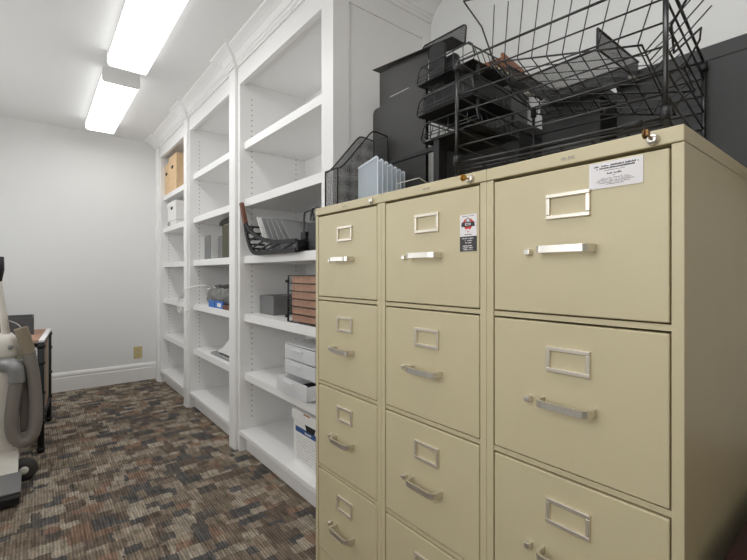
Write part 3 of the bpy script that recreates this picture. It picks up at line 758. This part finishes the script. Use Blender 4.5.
for i in range(6):
    y = 2.19-.062*i; h = .195-.010*i
    lean = .135
    b = MB(); b.poly([(0, 0, 0), (0, lean, h), (0, lean-.006, h), (0, -.006, 0)], (.235, 0, 0))
    single(b, 'folder', 'graypl' if i else 'whitecard', (.985, y-.03, 1.2075), ('off-white folder leaning at the red-brown end of the sorter', 'second gray folder in the boat-shaped sorter, counting from its red-brown end', 'third gray folder in the boat-shaped sorter, counting from its red-brown end', 'fourth gray folder in the boat-shaped sorter, counting from its red-brown end', 'fifth gray folder in the boat-shaped sorter, counting from its red-brown end', 'shortest gray folder in the boat-shaped sorter, farthest from its red-brown end')[i], 'folder', 'gray folders in the sorter')
t = thing('binder_rack', (1.15, 1.68, 1.187), 'black clip rack behind the file cabinet corner on the near bookcase shelf', 'rack'); o = t.location
b = MB(o); b.box(1.0, 1.15, 1.62, 1.745, 1.187, 1.33, .015); b.build('body', 'blackplastic', t)
b = MB(o); b.tube(smooth([(1.01, 1.74, 1.25), (1.01, 1.79, 1.27), (1.01, 1.79, 1.36), (1.01, 1.77, 1.375), (1.01, 1.72, 1.375), (1.01, 1.70, 1.33)]), .005); b.tube(smooth([(1.01, 1.73, 1.33), (1.01, 1.715, 1.38), (1.01, 1.66, 1.38), (1.01, 1.64, 1.33)]), .005); b.build('wire_loop', 'wire', t)
b = MB(o); b.box(.995, 1.02, 1.755, 1.80, 1.24, 1.28, .004); b.build('clip', 'black', t)

# near bay, fourth shelf
t = thing('box', (1.2, 2.37, .834), 'gray cardboard box on the near bookcase shelf, beside the rack of brown folders', 'box'); o = t.location
b = MB(o); b.box(1.08, 1.36, 2.275, 2.465, .834, .945, .002); b.build('body', 'midgray', t)
b = MB(o); b.box(1.0793, 1.3607, 2.2743, 2.4657, .925, .948, .001); b.build('lid', 'midgray', t)
rk = thing('wire_rack', (1.12, 1.85, .834), 'black wire rack packed with brown folders on the near bookcase shelf', 'rack'); o = rk.location
X0, X1, Y0, Y1, Z0, Z1 = 1.0, 1.30, 1.62, 1.935, .838, 1.07
b = MB(o)
for x in (X0, X1): b.tube([(x, Y1, Z0), (x, Y1, Z1)], .006); b.tube([(x, Y0, Z0), (x, Y0, Z1)], .006)
for z in [Z0+(Z1-Z0)*i/6 for i in range(7)]:
    b.tube([(X0, Y0, z), (X0, Y1, z), (X1, Y1, z)], .0026)
b.build('wire_frame', 'wire', rk)
b = MB(o)
for z in (Z0+.02, Z1-.035): b.cyl((X0-.004, Y1+.004, z), (X0-.004, Y1+.004, z+.014), .010, 10)
b.build('joint', 'blackplastic', rk)
b = MB(o)
for i in range(8): b.tube([(X0+(X1-X0)*i/7, Y0, Z0), (X0+(X1-X0)*i/7, Y1, Z0)], .0026)
b.build('floor_grid', 'wire', rk)
rnd = random.Random(5)
names = ['bottom', 'second from bottom', 'third from bottom', 'third from top', 'second from top', 'topmost']
for i in range(6):
    z = Z0+.004+.0375*i
    b = MB(); yo = rnd.uniform(-.006, .006); b.box(0, .26, 0, .25+yo, 0, .0362, .004)
    single(b, 'expanding_folder', 'leather', (1.006, 1.655, z), 'brown expanding folder lying in the wire rack, %s of the pile' % names[i], 'folder', 'brown folders in the rack')
# near bay, fifth shelf: plastic drawers
pd = thing('drawer_organizer', (1.13, 1.85, .478), 'frosted plastic drawer organizer with pull-out drawers, on the fifth shelf by the cabinets', 'drawer organizer'); o = pd.location
b = MB(o)
b.box(1.02, 1.30, 1.68, 1.685, .478, .72); b.box(1.02, 1.30, 2.0, 2.005, .478, .72); b.box(1.02, 1.30, 1.68, 2.005, .715, .722, .002); b.box(1.02, 1.30, 1.68, 2.005, .478, .484)
b.box(1.295, 1.30, 1.68, 2.005, .478, .72); b.box(1.02, 1.29, 1.685, 2.0, .565, .568); b.box(1.02, 1.29, 1.685, 2.0, .64, .643)
b.build('case', 'clear', pd)
for z0, z1, dx in ((.486, .562, -.045), (.570, .638, 0), (.645, .713, 0)):
    b = MB(o); x0 = 1.012+dx
    b.box(x0, x0+.004, 1.69, 1.996, z0, z1, .001); b.box(x0, x0+.25, 1.69, 1.694, z0, z1-.006); b.box(x0, x0+.25, 1.992, 1.996, z0, z1-.006); b.box(x0, x0+.25, 1.69, 1.996, z0, z0+.003)
    d = b.build('drawer', 'clear', pd)
    b = MB(o); b.box(x0-.012, x0, 1.81, 1.90, z1-.022, z1-.012, .002); b.build('pull', 'clear', d)
b = MB(o); b.box(.99, 1.19, 1.72, 1.85, .4905, .53, .004); b.build('drawer_contents', 'blackplastic', pd)
# bottom: banker box
bb = thing('bankers_box', (1.15, 1.78, .13), 'white storage box with blue stripe, hand hole and fold lid on the bottom shelf', 'box'); o = bb.location
b = MB(o).m('whitecard'); b.box(1.02, 1.38, 1.60, 1.915, .13, .36)
b.m('blue'); b.box(1.0195, 1.02, 1.60, 1.895, .292, .318)
b.m('gap'); b.poly([(1.0193, 1.70, .345), (1.0193, 1.80, .345), (1.0193, 1.785, .315), (1.0193, 1.715, .315)], (.0007, 0, 0))
b.m('inkL')
for k in range(9): marks(b, 1.0196, 1.66, 1.885, .272-.014*k, .002, 36, 60+k)
b.m('paper'); marks(b, 1.0193, 1.74, 1.80, .300, .009, 8, 77)
b.build('body', None, bb)
b = MB(o).m('whitecard'); b.box(1.012, 1.388, 1.592, 1.923, .352, .40, .003); b.m('cardD'); b.box(1.0114, 1.012, 1.74, 1.80, .392, .40); b.build('lid', None, bb)

# wall outlet
ol = thing('wall_outlet', (.80, YF, .285), 'beige electrical outlet plate on the far wall above the baseboard', 'outlet'); o = ol.location
b = MB(o); b.box(.765, .84, YF-.006, YF, .225, .345, .002); b.build('plate', 'beigeplate', ol)
for z in (.265, .31):
    b = MB(o).m('beigeplate'); b.box(.785, .82, YF-.008, YF-.006, z-.014, z+.014, .0006); b.m('gap'); b.box(.794, .796, YF-.0084, YF-.008, z-.005, z+.007); b.box(.808, .81, YF-.0084, YF-.008, z-.005, z+.007); b.build('socket', None, ol)

# ------------------------------------------------------------------ left: side table, box, vacuum
tb = thing('side_table', (-.25, 3.55, 0), 'black bamboo-style side table with a brown top against the left wall', 'table'); o = Vector(tb.location)
tb.location = (.024, 3.235, 0); o = Vector(tb.location); tb.rotation_euler = (0, 0, -.075)
TX0, TX1, TY0, TY1, TZ = -.62, .024, 3.235, 3.885, .665
def leg(x, y):
    b = MB(o); b.tube([(x, y, 0), (x, y, TZ)], .017, 10)
    for z in (.02, .18, .36, .54, .64): b.tube([(x, y, z-.012), (x, y, z-.004), (x, y, z+.004), (x, y, z+.012)], [.017, .0225, .0225, .017], 10)
    b.build('leg', 'black', tb)
for x in (TX0, TX1):
    for y in (TY0, TY1): leg(x, y)
b = MB(o)
for q in (((TX0, TY0), (TX1, TY0)), ((TX1, TY0), (TX1, TY1)), ((TX1, TY1), (TX0, TY1)), ((TX0, TY1), (TX0, TY0))):
    for z in (TZ-.015, .17): b.tube([(*q[0], z), (*q[1], z)], .013, 8)
b.build('rails', 'black', tb)
b = MB(o).m('leather'); b.box(TX0, TX1-.012, TY0, TY1, TZ, TZ+.012); b.m('paper'); b.box(TX1-.012, TX1+.016, TY0, TY1, TZ, TZ+.012); b.build('top', None, tb, 'brown top with a pale edge')
b = MB(o); b.box(TX0, TX1-.05, TY0+.02, TY0+.026, .27, TZ-.03); b.build('side_cloth', 'moss', tb, 'gray-green cloth panel')
b = MB(o); b.box(TX1-.004, TX1+.003, TY0+.05, TY1-.05, .2, TZ-.04); b.build('side_board', 'moss', tb, 'gray-green side panel')
b = MB(o); b.box(TX1+.003, TX1+.006, TY0+.30, TY0+.40, .2, TZ-.04); b.build('side_strip', 'leather', tb, 'copper-brown strip')
gb = thing('desk_bin', (-.2, 3.7, TZ+.012), 'dark gray open bin standing on the side table', 'bin'); o = gb.location
bz = TZ+.012
for q in ((-.47, -.01, 3.57, 3.578), (-.47, -.01, 3.812, 3.82), (-.018, -.01, 3.578, 3.812), (-.47, -.462, 3.578, 3.812)):
    b = MB(o); b.box(*q, bz, bz+.115, .002); b.build('side', 'darkgray', gb)
b = MB(o); b.box(-.465, -.015, 3.575, 3.815, bz, bz+.006); b.build('base', 'darkgray', gb)

vc = thing('upright_vacuum', (-.23, 2.93, 0), 'cream upright vacuum cleaner with gray hose and dark nozzle in front of the side table', 'vacuum cleaner'); o = vc.location
def slab(name, secs, mt, n=20, label=None):
    """rounded body from horizontal sections (z, cx, cy, hx, hy)"""
    b = MB(o); R = []
    for z, cx, cy, hx, hy in secs:
        ring = []
        for j in range(n):
            a_ = 2*PI*j/n; c_, s_ = math.cos(a_), math.sin(a_)
            ring.append(b.v((cx+hx*math.copysign(abs(c_)**.45, c_), cy+hy*math.copysign(abs(s_)**.45, s_), z)))
        R.append(ring)
    for A, B in zip(R, R[1:]):
        for j in range(n): b.f([A[j], A[(j+1) % n], B[(j+1) % n], B[j]], True)
    b.f(R[0][::-1]); b.f(R[-1]); return b.build(name, mt, vc, label)
slab('bag_housing', [(.13, -.23, 2.99, .205, .085), (.16, -.23, 2.99, .212, .09), (.24, -.23, 2.99, .205, .095), (.40, -.235, 2.995, .175, .1), (.55, -.24, 3.0, .155, .1), (.63, -.24, 3.0, .15, .09)], 'vac')
slab('upper_housing', [(.63, -.22, 3.01, .145, .075), (.65, -.21, 3.01, .15, .08), (.72, -.21, 3.01, .14, .08), (.755, -.21, 3.01, .11, .06)], 'vac')
b = MB(o); b.poly([(-.43, 2.70, .05), (-.43, 2.70, .085), (-.43, 2.80, .11), (-.43, 2.92, .155), (-.43, 3.06, .15), (-.43, 3.08, .06)], (.36, 0, 0)); b.build('lower_body', 'vac', vc)
for x in (-.36, -.048):
    b = MB(o); b.lathe([(.03, -.022), (.053, -.02), (.058, -.008), (.058, .008), (.053, .02), (.03, .022)], (x, 2.855 if x > -.2 else 2.93, .058), 'Y', 24); w = b.build('wheel', 'rubber', vc, 'dark rubber wheel')
    b = MB(o); b.lathe([(.02, 0), (.02, -.004), (.013, -.007)], (x, (2.855 if x > -.2 else 2.93)-.022, .058), 'Y', 16); b.build('hub', 'vac', w)
b = MB(o); b.poly([(-.42, 2.545, .012), (-.42, 2.545, .045), (-.42, 2.56, .06), (-.42, 2.74, .088), (-.42, 2.76, .08), (-.42, 2.76, .012)], (.36, 0, 0)); nz = b.build('nozzle', 'black', vc, 'dark brush nozzle')
b = MB(o); b.poly([(-.425, 2.555, .062), (-.425, 2.555, .067), (-.425, 2.735, .094), (-.425, 2.745, .088)], (.37, 0, 0)); b.build('nozzle_cover', 'silver', nz, 'silver gray cover')
b = MB(o); b.tube([(-.125, 3.0, .74), (-.135, 2.995, .86), (-.162, 3.0, 1.03), (-.166, 3.0, 1.06)], [.02, .016, .022, .02], 12); b.build('handle_tube', 'vac', vc)
b = MB(o); b.tube([(-.163, 3.0, 1.04), (-.155, 3.0, 1.1), (-.153, 3.0, 1.17)], [.022, .024, .02], 10); b.build('handle_grip', 'black', vc, 'black grip')
def corr(P, r, k=9, per=.016):
    S = smooth(P, k); acc = 0; out = [S[0]]; rr = [r]
    L = [0]
    for a_, b2 in zip(S, S[1:]): L.append(L[-1]+(b2-a_).length)
    n = int(L[-1]/(per/2)); pts = []; rad = []
    j = 0
    for i in range(n+1):
        d = L[-1]*i/n
        while j < len(S)-2 and L[j+1] < d: j += 1
        u = (d-L[j])/max(1e-6, L[j+1]-L[j]); pts.append(S[j].lerp(S[j+1], u)); rad.append(r if i % 2 else r*.9)
    return pts, rad
hb = MB(o)
p, r = corr([(-.078, 2.885, .53), (-.09, 2.875, .42), (-.098, 2.87, .32), (-.09, 2.868, .24), (-.055, 2.866, .195), (-.015, 2.868, .22), (.0, 2.875, .30), (-.002, 2.89, .42), (-.012, 2.90, .54), (-.03, 2.91, .66)], .031)
hb.tube(p, r, 14); hose = hb.build('hose', 'hose', vc, 'gray corrugated hose')
hb = MB(o); p, r = corr([(-.052, 2.935, .62), (-.05, 2.935, .45), (-.052, 2.93, .30), (-.06, 2.93, .24)], .026); hb.tube(p, r, 12); hb.build('hose_return', 'hose', vc, 'gray hose length behind the loop')
hb = MB(o); p, r = corr([(-.028, 2.91, .645), (-.045, 2.92, .72), (-.063, 2.93, .79)], .032); hb.tube(p, r, 14); hb.build('hose_cuff', 'hosetan', hose, 'taupe upper hose end')
hb = MB(o); hb.tube(smooth([(-.15, 2.94, .595), (-.11, 2.9, .603), (-.085, 2.885, .585), (-.078, 2.885, .545), (-.078, 2.885, .51)], 5), .036, 14); hb.build('hose_elbow', 'silver', hose, 'gray elbow')
b = MB(o); b.lathe([(.011, 0), (.011, -.006), (.007, -.009)], (-.105, 2.93, .69), 'Y', 14); b.build('switch', 'silver', vc)
b = MB(o); b.tube(smooth([(-.12, 2.99, .83), (-.07, 2.96, .80), (-.05, 2.93, .74), (-.03, 2.95, .70)]), .003); b.build('power_cord', 'silver', vc)

# ------------------------------------------------------------------ camera, world, view
cam = bpy.data.cameras.new('camera'); co = bpy.data.objects.new('camera', cam); COL.objects.link(co)
co.location = (0, 0, 1.08); co.rotation_euler = (PI/2, 0, -math.atan2(.6266, .7794))
cam.sensor_width = 36; cam.lens = 420/747*36; cam.shift_y = -6.5/747; cam.clip_start = .02
SC.camera = co
w = bpy.data.worlds.new('world'); SC.world = w; w.use_nodes = True
w.node_tree.nodes['Background'].inputs[0].default_value = (.8, .85, .9, 1); w.node_tree.nodes['Background'].inputs[1].default_value = .3
SC.view_settings.view_transform = 'Standard'; SC.view_settings.look = 'None'; SC.view_settings.gamma = 1
SC.view_settings.exposure = 0.13; SC.view_settings.use_curve_mapping = False
